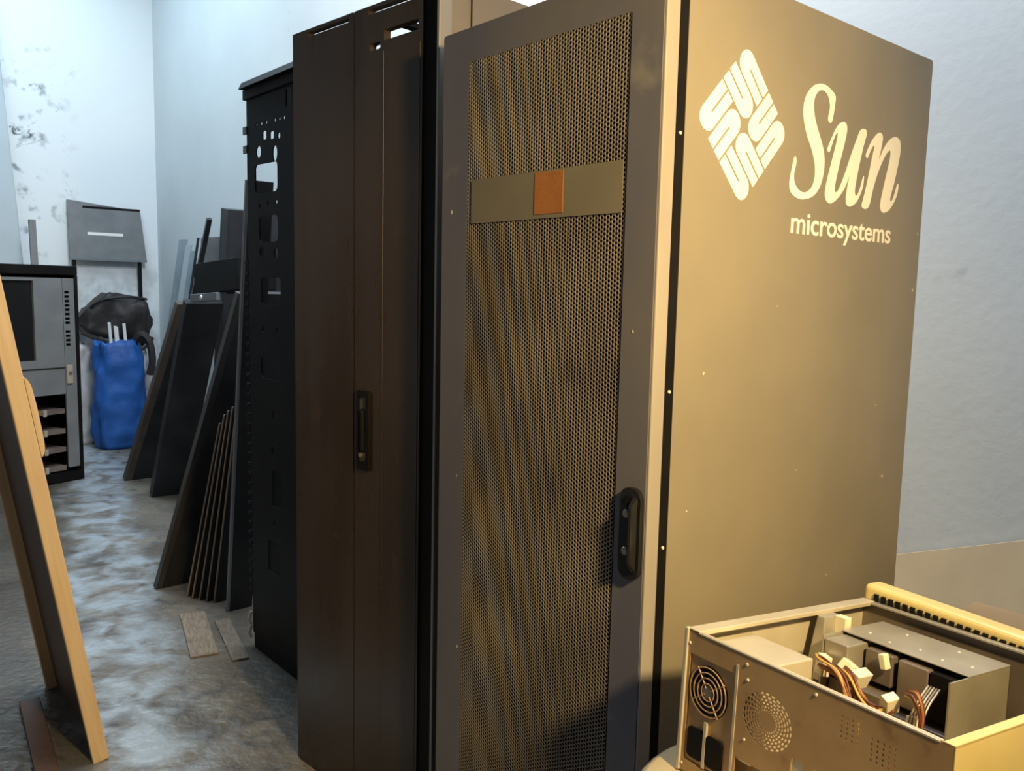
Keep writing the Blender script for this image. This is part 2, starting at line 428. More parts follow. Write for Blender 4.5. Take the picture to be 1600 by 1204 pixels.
def perforated(x0, x1, z0, z1, y, p, r, depth):
    cw = p * math.sqrt(3) / 2
    nx = int((x1 - x0) / cw) + 1; nz_ = int((z1 - z0) / p) + 2
    ang = np.radians(np.arange(6) * 60)
    ca, sa = np.cos(ang), np.sin(ang)
    Rr = p / math.sqrt(3)
    cx, cz = [], []
    for i in range(nx):
        for j in range(nz_):
            cx.append(x0 + i * cw); cz.append(z0 + (j + (i % 2) * .5) * p)
    cx = np.array(cx); cz = np.array(cz); n = len(cx)
    V = np.zeros((n, 18, 3))
    for ring, rad, yy in ((0, Rr, y), (1, r, y), (2, r * .97, y + depth)):
        V[:, ring * 6:ring * 6 + 6, 0] = np.clip(cx[:, None] + rad * ca, x0, x1)
        V[:, ring * 6:ring * 6 + 6, 2] = np.clip(cz[:, None] + rad * sa, z0, z1)
        V[:, ring * 6:ring * 6 + 6, 1] = yy
    q = []
    for k in range(6):
        k2 = (k + 1) % 6
        q.append((k, k2, 6 + k2, 6 + k)); q.append((6 + k, 6 + k2, 12 + k2, 12 + k))
    F = (np.array(q)[None] + (np.arange(n) * 18)[:, None, None]).reshape(-1, 4)
    me = bpy.data.meshes.new('perforated_sheet')
    me.vertices.add(n * 18); me.vertices.foreach_set('co', V.reshape(-1))
    me.loops.add(F.size); me.loops.foreach_set('vertex_index', F.reshape(-1).astype(np.int32))
    me.polygons.add(len(F)); me.polygons.foreach_set('loop_start', np.arange(0, F.size, 4, dtype=np.int32))
    me.update(calc_edges=True); me.validate()
    return me


pm = perforated(MX0, MX1, MZ0, MZ1, -.0576, .0080, .0033, .0012)
po = bpy.data.objects.new('perforated_sheet', pm); COL.objects.link(po); pm.materials.append(M_mesh); po.parent = door
po['kind'] = 'stuff'; po['label'] = 'dusty perforated steel sheet'
bd = MB().plate(rect(-.492, -.078, 1.533, 1.620), [], .0008, lambda u, v, z: (u, -.0588 + z, v)).build('tape_band', M_band, door)
bd['label'] = 'wide yellowed band across the perforated door'
hp = []
for i in range(9):
    for j in range(9):
        if i in (0, 8) or j in (0, 8) or (i + j) % 3 == 0:
            hp.append(circ(-.2915 + i * .0082, 1.5455 + j * .0082, .0013, 6))
st = MB().plate(rect(-.298, -.2215, 1.541, 1.617), hp, .0008, lambda u, v, z: (u, -.0598 + z, v)).build('orange_sticker', M_orange, door)
# handle on the right stile
hd = MB()
hd.plate(rect(-.052, -.006, .912, 1.072, .02), [], .010, lambda u, v, z: (u, -.062 + z, v))
hdl = hd.build('door_handle', M_blackgloss, rk, 0.003)
hdl['label'] = 'black swing handle with two round locks'
MB().hexa([(-.022, -.067, .925), (-.010, -.067, .925), (-.010, -.067, 1.06), (-.022, -.067, 1.06)],
          [(-.019, -.083, .945), (-.012, -.083, .945), (-.012, -.083, 1.045), (-.019, -.083, 1.045)]).build('lever', M_blackgloss, hdl, 0.003)
for z in (1.027, .962):
    MB().lathe([(.0075, 0), (.0075, .004), (.006, .006)], 20, lambda p: (-.034 + p[0], -.067 - p[2], z + p[1])).build('lock', M_chrome, hdl, smooth=False)
MB().lathe([(.018, 0), (.016, .006)], 20, lambda p: (-.028 + p[0], -.0665 - p[2] * .4, 1.048 + p[1] * .7)).build('cover', M_black, hdl)

# printed logo: a diamond of eight U strokes
LC = (.1635, 1.6955); A = .0965; g = .0042


def u_shape(w, L, n=10):      # U closed at x=0, open at x=L, y in 0..2w+g
    Hh = 2 * w + g; R1 = Hh / 2; o = []
    for k in range(n + 1):
        a = math.radians(90 + 180 * k / n); o.append((R1 + R1 * math.cos(a), R1 + R1 * math.sin(a)))
    o += [(L, 0), (L, w)]
    for k in range(5):
        a = math.radians(-90 - 180 * k / 4); o.append((2 * w * .9 + g / 2 * math.cos(a), R1 + g / 2 * math.sin(a)))
    o += [(L, w + g), (L, Hh)]
    return o


Q = A - g / 2; wst = (Q - 3 * g) / 4
lg = MB()
for q in range(4):
    outer = [(x, Q - (2 * wst + g) + y) for x, y in u_shape(wst, Q)]          # closed at the corner end
    inner = [(Q - x, (2 * wst + g) - y) for x, y in u_shape(wst, Q)]          # closed towards the centre
    for poly in (outer, inner):
        pts = []
        for a, b in poly:
            a2, b2 = a - A, b + g / 2                                       # quadrant: a low, b high
            for _ in range(q): a2, b2 = b2, -a2                             # quarter turns
            # a axis points down-right, b axis up-right
            u = (a2 + b2) / math.sqrt(2); v = (b2 - a2) / math.sqrt(2)
            pts.append((LC[0] + u, LC[1] + v * 1.01))
        lg.plate(pts, [], .0006, lambda u, v, z: (.0006 + z, u, v))
lo = lg.build('logo', M_white, side); lo['label'] = 'white diamond logo of interlocking strokes'
L_S = [(4639,17934),(4461,18031),(4236,18084),(4023,18071),(3806,17993),(3617,17835),(3521,17649),(3513,17457),(3581,17237),(3709,17023),(3883,16812),(4007,16591),(4052,16398),(4015,16197),(3894,16059),(3700,15986),(3497,16022),(3353,16133),(3308,16283),(3359,16480),(3354,16595),(3294,16611),(3225,16389),(3172,16154),(3186,16021),(3268,15924),(3455,15863),(3677,15855),(3970,15923),(4198,16074),(4334,16307),(4378,16592),(4326,16826),(4191,17046),(4028,17260),(3904,17476),(3860,17663),(3901,17824),(4024,17936),(4188,17967),(4334,17913),(4425,17809),(4457,17676),(4415,17511),(4442,17416),(4544,17419),(4593,17537),(4631,17742)]
L_U = [(4458,16901),(4569,17095),(4704,17293),(4847,17433),(5018,17502),(5131,17461),(5164,17335),(5097,17081),(4977,16740),(4872,16402),(4825,16193),(4870,16095),(4984,16167),(5176,16474),(5376,16868),(5547,17179),(5727,17444),(5973,17431),(5862,17093),(5742,16700),(5647,16312),(5644,16143),(5735,16108),(5845,16267),(5928,16487),(5978,16513),(5966,16342),(5885,16164),(5712,15958),(5467,15858),(5317,15905),(5296,16070),(5327,16281),(5378,16474),(5211,16208),(4988,16002),(4760,15876),(4584,15870),(4477,15966),(4472,16140),(4550,16410),(4687,16788),(4787,17083),(4815,17240),(4752,17231),(4651,17073),(4556,16873),(4496,16846)]
L_N = [(5995,16961),(6117,17166),(6296,17359),(6479,17477),(6618,17474),(6677,17387),(6641,17188),(6567,16941),(6752,17193),(6960,17380),(7183,17483),(7378,17477),(7491,17381),(7506,17160),(7429,16839),(7310,16469),(7210,16237),(7199,16120),(7292,16145),(7385,16297),(7464,16484),(7530,16504),(7518,16331),(7394,16118),(7181,15921),(6954,15842),(6817,15872),(6761,16000),(6818,16247),(6934,16610),(7050,16974),(7062,17143),(6992,17170),(6824,17027),(6592,16706),(6415,16341),(6250,15907),(5966,15893),(6039,16135),(6162,16532),(6279,16973),(6342,17164),(6294,17188),(6176,17067),(6074,16906)]
lt = MB()
for P in (L_S, L_U, L_N):
    pts = smooth_poly([(a * 1e-4, b * 1e-4) for a, b in P], 4)
    lt.plate(pts, [], .0006, lambda u, v, z: (.0006 + z, u, v))
lto = lt.build('lettering', M_white, side); lto['label'] = 'large white italic word Sun'
tcu = bpy.data.curves.new('t', 'FONT'); tcu.body = 'microsystems'; tcu.size = .0555; tcu.extrude = .0003; tcu.offset = .0007
to = bpy.data.objects.new('t', tcu); COL.objects.link(to)
tme = bpy.data.meshes.new_from_object(to.evaluated_get(bpy.context.evaluated_depsgraph_get()))
xs = [v.co.x for v in tme.vertices]; x0, x1 = min(xs), max(xs)
mt = MB().add([(.0006 + v.co.z, .331 + (v.co.x - x0) / (x1 - x0) * .402, 1.5205 + v.co.y * 1.07) for v in tme.vertices], [tuple(p.vertices) for p in tme.polygons])
bpy.data.objects.remove(to); bpy.data.curves.remove(tcu); bpy.data.meshes.remove(tme)
mo = mt.build('lettering', M_white, side); mo['label'] = 'small white word microsystems'
ch = MB()
for y, z, r in ((.080, 1.262, .003), (.775, .99, .004), (.72, 1.16, .0018), (.40, 1.05, .0016), (.55, .80, .0016), (.86, 1.42, .004), (.865, 1.55, .003), (.30, 1.38, .0013), (.05, 1.02, .0018)):
    ch.plate([(y + r * random.uniform(.6, 1.3) * math.cos(k), z + r * random.uniform(.6, 1.3) * math.sin(k)) for k in np.arange(0, 6.2, .8)], [], .0004, lambda u, v, zz: (.0004 + zz, u, v))
c = ch.build('paint_chips', M_chip, side); c['kind'] = 'stuff'
ch = MB()
for x, z, r in ((-.045, 1.335, .003), (-.014, .95, .002), (-.56, 1.56, .004), (-.53, 1.0, .0022), (-.52, .62, .0022)):
    ch.plate([(x + r * .6 * random.uniform(.6, 1.3) * math.cos(k), z + r * random.uniform(.6, 1.6) * math.sin(k)) for k in np.arange(0, 6.2, .8)], [], .0004, lambda u, v, zz: (u, DY0 - .0004 + zz, v))
c = ch.build('paint_chips', M_chip, door); c['kind'] = 'stuff'
for z in (1.66, 1.235, .965):
    MB().lathe([(.003, 0), (.003, .002), (.002, .003)], 8, lambda p: (-.0005 + p[2], -.012 + p[0], z + p[1])).build('screw', M_chip, rk)

# ------------------------------------------------------------------ second tall rack, dark double door
r2 = thing('server_cabinet', 'tallest dark cabinet with glossy brown double door and slots at its top', 'server cabinet', (-1.31, -.052, 0), (0, 0, math.atan2(.052, .645)))
W2, H2, D2 = .640, 2.078, .90
def front(u, v, z): return (u, z, v)
ld = MB().plate(rect(.004, .290, .004, H2 - .004), [rect(.077, .273, 2.054, 2.0655, .004)], .02, lambda u, v, z: (u, .010 + z, v)).build('left_door', M_r2, r2, .002)
rd = MB().plate(rect(.294, .562, .004, H2 - .004), [rect(.352, .545, 2.054, 2.0655, .004), rect(.416, .547, 1.984, 2.008, .003), rect(.358, .402, 1.968, 1.985, .005)], .02, lambda u, v, z: (u, .010 + z, v)).build('right_door', M_r2, r2, .002)
MB().box(.410, .416, -.0012, .001, .04, 1.96).build('rib', M_r2, rd, .001)
MB().box(.550, .554, -.0012, .001, .04, H2 - .12).build('rib', M_r2, rd, .001)
MB().box(.564, .626, .004, .04, .02, H2).build('front_post', M_black, r2, .002)
MB().box(.6405, .649, -.024, .012, .02, H2).build('trim_strip', M_silver, r2, .002)
MB().box(.626, .640, .012, D2, .03, H2).build('side_panel', M_r2side, r2, .002)
MB().box(.641, .6425, .075, .078, .10, H2 - .02).build('seam', M_black, r2)
MB().box(.0, .008, .024, D2, .03, H2).build('side_panel', M_black, r2, .002)
MB().box(.008, .628, D2 - .012, D2, .03, 1.80).build('back_panel', M_inside, r2)
tp = MB(); tp.box(.008, .628, D2 - .06, D2, H2 - .02, H2); tp.box(.30, .33, .05, D2 - .06, H2 - .012, H2)
tp.build('top_frame', M_black, r2)
MB().box(.01, .63, .03, D2 - .01, 0, .03).build('plinth', M_black, r2)
h2 = MB().plate(rect(.312, .366, .930, 1.135, .004), [rect(.322, .352, .952, 1.120, .003)], .008, lambda u, v, z: (u, -.003 + z, v)).build('door_handle', M_black, r2, .0015)
MB().box(.322, .352, -.002, .0005, .952, 1.120).build('recess_plate', M_handle, h2)
MB().hexa([(.329, -.003, .975), (.343, -.003, .975), (.343, -.003, 1.09), (.329, -.003, 1.09)], [(.331, -.010, .985), (.341, -.010, .985), (.341, -.010, 1.08), (.331, -.010, 1.08)]).build('lever', M_black, h2, .001)
MB().lathe([(.006, 0), (.006, .006)], 12, lambda p: (.331 + p[0], -.003 - p[2], .968 + p[1])).build('lock', M_chrome, h2)

# ------------------------------------------------------------------ third rack: black open frame with cut-outs
r3 = thing('open_rack_frame', 'black open rack frame with rows of cut-outs left of the brown cabinet', 'rack frame', (-2.13, .17, 0))
cut = [rect(.068, .250, 1.722, 1.825, .02), rect(.098, .250, 1.550, 1.642, .02), rect(.110, .268, 1.330, 1.425, .012), rect(.100, .262, 1.062, 1.142, .02),
       rect(.186, .258, .600, .730, .004), rect(.146, .246, .346, .464, .004)]
for x in (.085, .125, .165, .235, .27, .305): cut.append(circ(x, 1.965 - x * .02, .007, 8))
cut += [rect(.135, .165, 1.905, 1.935, .006), rect(.195, .225, 1.900, 1.926, .006), circ(.265, 1.905, .011, 10), circ(.10, 1.868, .020, 12, .022), circ(.232, 1.85, .018, 12, .028),
        circ(.115, 1.515, .018, 12, .02), circ(.235, 1.51, .014, 12, .02), circ(.105, 1.68, .008, 8), circ(.175, 1.685, .008, 8), circ(.24, 1.685, .008, 8),
        circ(.19, .80, .012, 10, .018), circ(.20, .535, .010, 10, .014), circ(.12, 1.24, .012, 10), circ(.24, 1.24, .012, 10), circ(.20, .93, .012, 10, .02), rect(.32, .36, 1.99, 2.05, .008)]
MB().plate(rect(0, .40, .06, 2.06, .004), cut, .004, lambda u, v, z: (u, z, v)).build('front_plate', M_black, r3)
m = MB(); m.box(-.012, .64, -.012, .79, 2.06, 2.095); m.build('top_frame', M_black, r3, .003)
m = MB(); m.hexa([(-.005, -.03, 2.095), (.64, -.03, 2.095), (.64, .79, 2.095), (-.005, .79, 2.095)], [(.0, -.02, 2.118), (.64, -.02, 2.118), (.64, .79, 2.118), (.0, .79, 2.118)]); m.build('top_cap', M_black, r3)
MB().box(.0, .64, .0, .79, 0.0, .06).build('plinth', M_black, r3, .006)
for x, y in ((.0, .75), (.60, .75), (.60, .0)): MB().box(x, x + .04, y, y + .04, .06, 2.06).build('post', M_black, r3, .002)
MB().box(.40, .64, -.002, .002, .06, 2.06).build('front_plate', M_black, r3)
m = MB(); m.box(0.0, .006, .0, .03, .06, 2.06); m.build('side_flange', M_black, r3)
for i in range(34):
    z = .22 + i * .038
    MB().box(-.03, .0, -.004, .05, z, z + .012).build('cable_finger', M_black, r3)
for z in (1.955, 1.888):
    MB().box(-.028, .004, -.006, .002, z - .014, z + .014).build('hinge', M_gedge, r3, .002)
for z in (.11, .055):
    MB().tube([(-.012, -.004, z - .02), (-.016, -.012, z), (-.010, -.006, z + .03)], .006, 6).build('bolt', M_chip, r3)


# ------------------------------------------------------------------ boards and panels leaning towards the open frame
def lean(name, label, cat, P0, P1, dd, depth, th, m, medge=None, group=None, edge_w=.012):
    P0, P1 = Vector(P0), Vector(P1); d = Vector(dd).normalized()
    up = P1 - P0; nrm = up.cross(d).normalized() * th
    t = thing(name, label, cat, P0, group=group)
    def pr(a, b):
        q0, q1 = d * a, d * b
        return MB().hexa([q0, q1, q1 + nrm, q0 + nrm], [q0 + up, q1 + up, q1 + up + nrm, q0 + up + nrm])
    pr(edge_w, depth).build('panel', m, t)
    pr(0, edge_w).build('edge', medge or m, t, .002)
    return t


G = 'panels leaning beside the open rack frame'
lean('leaning_panel', 'upright dark panel with a pale grey edge right against the open rack frame', 'panel', (-2.53, .225, .0), (-2.29, .235, 1.80), (-.02, 1, 0), .11, .02, M_dpanel, M_gedge, G, .01)
xb = [(-2.813, .152), (-2.776, .162), (-2.734, .178), (-2.700, .197), (-2.665, .217)]
tb = [(-2.66, .255, .80), (-2.625, .262, .84), (-2.595, .268, .86), (-2.565, .275, .88), (-2.535, .282, .9)]
for i, ((a, b), t) in enumerate(zip(xb, tb)):
    lean('metal_slat', ['leftmost of five thin bright-edged metal slats', 'second bright-edged metal slat from the left of five', 'middle one of five thin bright-edged slats', 'fourth bright-edged metal slat from the left', 'bright-edged metal slat nearest the open rack frame'][i], 'slat', (a, b, 0), t, (.05, 1, 0),   .40, .010, M_dpanel, M_sedge, 'five bright-edged slats by the frame', .006)
lean('leaning_panel', 'long dark blue-black panel leaning in front of the bright-edged slats', 'panel', (-2.985, .072, 0), (-2.59, .32, 1.36), (-.03, 1, 0), .55, .035, M_dpanel, M_cedge, G, .03)
lean('leaning_panel', 'big dark panel with brown edge leaning nearest the blue sack', 'panel', (-5.31, .60, 0), (-4.735, .80, 1.26), (0, 1, 0), .34, .05, M_dpanel, M_dedge, G, .05)
lean('leaning_panel', 'black panel leaning behind the brown-edged one, middle of the pile', 'panel', (-4.72, .60, 0), (-4.12, .64, 1.28), (.02, 1, 0), .22, .06, M_dpanel, M_dpanel, G)
lean('leaning_panel', 'tall black panel rising behind the box with a pale lip', 'panel', (-4.50, .93, 0), (-4.22, .94, 1.85), (.02, 1, 0), .45, .12, M_dpanel, M_dpanel, G)
lean('leaning_panel', 'black panel low in the pile between two leaning panels', 'panel', (-3.95, .66, 0), (-3.55, .68, 1.27), (.02, 1, 0), .2, .05, M_dpanel, M_dpanel, G)
bx = thing('black_chassis', 'black metal chassis with a pale front lip lying on the leaning pile', 'chassis', (-4.04, .66, 1.29), (0, -.05, 0))
MB().box(0, .62, 0, .22, .05, .22).build('body', M_black, bx, .004)
lip = MB().box(-.02, .38, -.02, .04, -.0, .045).build('lip', M_gedge, bx, .003)
MB().lathe([(.014, 0), (.012, .006)], 12, lambda p: (.16 + p[0], -.02 - p[2], .024 + p[1])).build('knob', M_white, lip)
lean('leaning_panel', 'short grey panel showing above the black chassis on the pile', 'panel', (-4.80, .96, 1.30), (-4.76, .97, 1.70), (1, .12, 0), .36, .02, M_grey, M_grey, G)
lean('leaning_panel', 'pale panel against the wall, highest behind the pile', 'panel', (-5.20, 1.30, 0), (-5.10, 1.42, 1.88), (1, .02, 0), .34, .02, M_pale, M_pale, G)
lean('dark_bar', 'thin dark bar sticking up out of the leaning pile', 'bar', (-4.72, .885, 1.30), (-4.47, .905, 1.80), (.2, 1, 0), .03, .035, M_dpanel, M_dpanel)
for i in range(5):
    xb_ = -6.76 + i * .13
    lean('steel_strip', ['pale steel strip nearest the room corner', 'second pale steel strip from the corner', 'middle pale steel strip of five by the wall', 'fourth pale steel strip from the corner', 'pale steel strip closest to the dark pile'][i], 'strip',
         (xb_, 1.24, 0), (xb_ + .40 + (.02 if i % 2 else 0), 1.38, 1.76 - .05 * (i % 3)), (1, .25, 0), [.11, .08, .07, .02, .10][i], .012,
         [M_strip, M_pale, M_strip, M_dpanel, M_strip][i], [M_strip, M_pale, M_strip, M_dpanel, M_strip][i], 'pale strips leaning by the corner', .008)

# ------------------------------------------------------------------ small equipment cabinet at the left
cb = thing('equipment_cabinet', 'low black cabinet with grey windowed front and open shelves at the left', 'cabinet', (-5.55, .40, 0), (0, 0, math.radians(110)))
CW = .90
MB().box(-CW, 0, 0, .62, 1.435, 1.50).build('top', M_black, cb, .006)
MB().box(-.024, 0, 0.0, .62, .0, 1.435).build('side_panel', M_black, cb, .004)
MB().box(-CW, -CW + .024, 0, .62, 0, 1.435).build('side_panel', M_black, cb, .004)
MB().box(-CW + .024, -.024, .60, .62, .06, 1.435).build('back_panel', M_inside, cb)
MB().box(-CW + .024, -.024, 0.0, .60, 0, .07).build('base', M_black, cb)
fp = MB().plate(rect(-.76, -.115, .62, 1.415), [rect(-.545, -.315, .86, 1.395)], .02, lambda u, v, z: (u, .012 + z, v)).build('front_panel', M_cabgrey, cb, .003)
MB().box(-.545, -.315, .022, .03, .86, 1.395).build('window', M_blackgloss, fp)
MB().box(-.76, -.115, -.004, .004, .80, .806).build('seam', M_black, fp)
rl = MB().plate(rect(-.112, -.030, .10, 1.415), [rect(-.100, -.065, 1.10 + k * .03, 1.118 + k * .03) for k in range(8)] + [rect(-.100, -.065, .95 + k * .03, .968 + k * .03) for k in range(4)], .012, lambda u, v, z: (u, .008 + z, v)).build('slotted_rail', M_cabgrey, cb)
MB().box(-.112, -.07, .02, .03, .95, 1.34).build('shadow_strip', M_black, rl)
lt_ = MB().box(-.108, -.066, -.012, .004, .69, .82).build('latch', M_clip, cb, .004)
MB().lathe([(.014, 0), (.011, .008)], 12, lambda p: (-.086 + p[0], -.012 - p[2], .765 + p[1])).build('latch_knob', M_chrome, lt_)
for z in (.50, .36, .23, .10):
    sh = MB().box(-CW + .03, -.116, .03, .58, z, z + .012).build('shelf', M_shelf, cb)
    MB().box(-CW + .03, -.116, .022, .03, z - .018, z + .016).build('shelf_lip', M_shelf, sh)
    MB().box(-.275, -.250, .010, .022, z - .026, z + .018).build('clip', M_clip, sh, .002)
MB().tube([(-.44, .0, .345), (-.39, .0, .36), (-.36, .0, .34)], .018, 8).build('shelf_clip', M_clip, cb)

# ------------------------------------------------------------------ pale board, bar, panel on posts
tbd = thing('tall_board', 'tall pale grey board standing against the far wall at the left', 'board', (-6.80, .40, 0))
MB().hexa([(0, 0, 0), (0, -1.1, 0), (-.05, -1.1, 0), (-.05, 0, 0)], [(-.36, -.17, 3.75), (-.36, -1.1, 3.75), (-.41, -1.1, 3.75), (-.41, -.17, 3.75)]).build('sheet', M_pale, tbd, .006)
MB().hexa([(-.012, .004, 0), (-.012, .0, 0), (-.04, .0, 0), (-.04, .004, 0)], [(-.372, -.166, 3.75), (-.372, -.17, 3.75), (-.40, -.17, 3.75), (-.40, -.166, 3.75)]).build('edge_band', M_strip, tbd)
nb = thing('narrow_bar', 'narrow dark grey bar standing between the pale board and slotted panel', 'bar', (-6.55, .36, 0))
MB().hexa([(0, -.02, 0), (0, .035, 0), (-.03, .035, 0), (-.03, -.02, 0)], [(-.12, -.03, 1.87), (-.12, .02, 1.87), (-.15, .02, 1.87), (-.15, -.03, 1.87)]).build('bar', M_grey, nb, .003)
MB().box(-.035, .005, -.025, .04, 0, .03).build('foot', M_black, nb)
ps = thing('panel_stand', 'grey slotted panel raised on two thin posts in front of the white wall', 'stand', (-7.19, .735, 0))
MB().plate([(.0, 1.59), (.635, 1.60), (.60, 2.035), (.0, 2.095)], [rect(.155, .44, 1.80, 1.822, .004)], .018, lambda u, v, z: (z - (v - 1.59) * .09, u, v)).build('slotted_panel', M_grey, ps, .003)
MB().box(-.004, .016, .0, .635, 1.578, 1.60).build('bottom_rail', M_gedge, ps)
MB().box(-.030, -.010, .150, .445, 1.797, 1.825).build('bright_wall_patch', M_white, ps)  # white plate added behind the slot to stand for the bright wall beyond
MB().box(-.06, -.03, .12, .60, 2.03, 2.05).build('top_clip', M_black, ps)
for y in (.02, .565): MB().box(-.03, .0, y, y + .028, 0.02, 1.585).build('post', M_black, ps)
MB().box(-.06, .03, -.02, .66, 0, .02).build('base', M_black, ps)


# ------------------------------------------------------------------ sacks and bag
def sack(name, label, loc, rx, ry, h, m, top=.8, amp=.05, seed=0, group=None, cat='sack', rotz=0):
    mb = MB(); n = 40; rows = 26
    for j in range(rows):
        t = j / (rows - 1)
        prof = min(1, .80 + 1.4 * t) if t < .14 else 1.0 - (1 - top) * ((t - .14) / .86) ** 1.6
        for k in range(n):
            a = 2 * math.pi * k / n
            sx = abs(math.cos(a)) ** .8 * math.copysign(1, math.cos(a)); sy = abs(math.sin(a)) ** .8 * math.copysign(1, math.sin(a))
            q = Vector((math.cos(a) * 1.6 + seed, math.sin(a) * 1.6, t * 3.2))
            d = noise.noise(q) * amp + noise.noise(q * 2.7) * amp * .6
            z = h * t + (noise.noise(q * 1.5) * .06 * h if j == rows - 1 else 0)
            mb.v.append((sx * (rx * prof + d), sy * (ry * prof + d), max(z, 0)))
    for j in range(rows - 1):
        for k in range(n):
            a = j * n + k; b = j * n + (k + 1) % n
            mb.f.append((a, b, b + n, a + n))
    mb.f.append(tuple(range(n))[::-1])
    # inward fold and sunken top
    base = len(mb.v)
    e = (rows - 1) * n
    for f_, dz in ((.82, -.02), (.6, -.10)):
        for k in range(n):
            x, y, z = mb.v[e + k]; mb.v.append((x * f_, y * f_, z + dz))
    for r_ in range(2):
        lo_ = e if r_ == 0 else base
        hi_ = base + r_ * n
        for k in range(n): mb.f.append((lo_ + k, lo_ + (k + 1) % n, hi_ + (k + 1) % n, hi_ + k))
    mb.f.append(tuple(base + n + k for k in range(n)))
    t = thing(name, label, cat, loc, (0, 0, rotz), group)
    mb.build('body', m, t, smooth=True)
    return t


bs = sack('blue_sack', 'bright blue woven sack with white rods in its mouth', (-6.64, .955, 0), .155, .215, .90, M_blue, .80, .035, 1.3, rotz=-.1)
for i, (y, dx, hh) in enumerate(((-.06, 0, 1.06), (-.02, .03, 1.03), (.05, .02, 1.05), (.0, -.03, 1.02))):
    MB().tube([(dx, y + .02, .6), (dx + .02, y - .01, hh)], .013, 6).build('rod', M_white, bs)
MB().tube(spline([(.05, .10, .86), (.10, .16, .96), (.12, .22, .90), (.12, .24, .74), (.10, .22, .62)]), [.03] * 25, 6).build('black_strap', M_bag, bs)
sack('white_sack', 'white woven sack to the left of the blue one', (-7.00, .69, 0), .12, .19, .84, M_sack, .75, .05, 5.1, 'white sacks behind the blue sack')
sack('white_sack', 'white woven sack to the right of the blue one, half hidden', (-7.00, 1.14, 0), .12, .15, .84, M_sack, .85, .05, 8.7, 'white sacks behind the blue sack')
bb = thing('black_bag', 'slumped black fabric bag lying on top of the white sacks', 'bag', (-6.98, .70, .85))
mb = MB(); n = 20; ny = 26
for j in range(ny):
    t = j / (ny - 1); y = t * .64
    hz = .20 + .20 * min(1, max(0, (t - .05) / .35)); z0 = .09 * (1 - t) * 1.2
    e_ = min(1, math.sin(math.pi * min(max(t, .02), .98)) * 2.6)
    for k in range(n):
        a = 2 * math.pi * k / n
        q = Vector((math.cos(a) * 1.4, y * 6, math.sin(a) * 1.4))
        d = noise.noise(q) * .05 + noise.noise(q * 2.3) * .025
        ca = math.copysign(abs(math.cos(a)) ** .55, math.cos(a)); sa = math.copysign(abs(math.sin(a)) ** .55, math.sin(a))
        mb.v.append((ca * (.15 * e_ + d * e_), y, z0 + hz / 2 + sa * (hz / 2 * e_ + d * e_)))
for j in range(ny - 1):
    for k in range(n):
        a = j * n + k; b = j * n + (k + 1) % n; mb.f.append((a, b, b + n, a + n))
mb.f.append(tuple(range(n))[::-1]); mb.f.append(tuple((ny - 1) * n + k for k in range(n)))
mb.build('body', M_bag, bb, smooth=True)
MB().tube(spline([(.12, .10, .33), (.17, .2, .40), (.17, .4, .42), (.12, .56, .40)]), .012, 6).build('handle', M_bag, bb)
MB().tube(spline([(.14, .02, .12), (.16, .20, .03), (.15, .34, -.05), (.16, .5, -.03), (.12, .6, .06)]), .02, 6).build('strap', M_bag, bb)

# ------------------------------------------------------------------ leaning wooden frame at the lower left
wf = thing('wooden_frame', 'pale wooden flanged board leaning at the lower left edge', 'board', (-1.64, -.510, 0), (math.radians(9.0), 0, 0))
WL = 1.95
MB().box(-.02, 0, -.022, .022, 0, WL).build('near_flange', M_wood, wf, .003)
MB().box(-.61, -.585, -.022, .022, 0, WL).build('far_flange', M_wood, wf, .003)
MB().box(-.585, -.02, .010, .020, 0.0, WL).build('back_board', M_woodd, wf)
MB().box(-.585, -.02, -.022, .010, WL - .04, WL).build('top_rail', M_wood, wf, .003)
MB().plate(smooth_poly([(.0, .93), (.012, .95), (.015, 1.0), (.015, 1.08), (.012, 1.13), (.0, 1.15), (-.001, 1.10), (-.001, .98)], 4), [], .02, lambda u, v, z: (-.010 + z, .0225 + max(u, 0), v)).build('grip_block', M_wood, wf)
bt = thing('floor_batten', 'reddish brown batten lying on the floor under the wooden frame', 'batten', (-2.15, -.60, 0), (0, 0, -.10))
MB().box(0, .95, -.03, .03, 0, .02).build('batten', M_woodd, bt, .003)
b2 = thing('floor_plank', 'orange-lit plank end at the bottom left corner', 'plank', (-2.3, -.80, 0), (0, 0, .02))
MB().box(0, .62, -.05, .03, 0, .03).build('plank', M_wood, b2, .003)

# ------------------------------------------------------------------ scraps on the floor
for i, (x, y, a, l, ww, lab) in enumerate(((-2.60, .10, -.25, .46, .10, 'wide pale flat strip on the floor before the slats'),
                                           (-2.45, .17, -.22, .42, .06, 'narrow pale flat strip on the floor nearer the open frame'))):
    t = thing('floor_scrap', lab, 'scrap', (x, y, 0), (0, 0, a), 'flat strips on the floor')
    MB().box(0, l, -ww / 2, ww / 2, 0, .008).build('strip', M_scrap, t, .001)

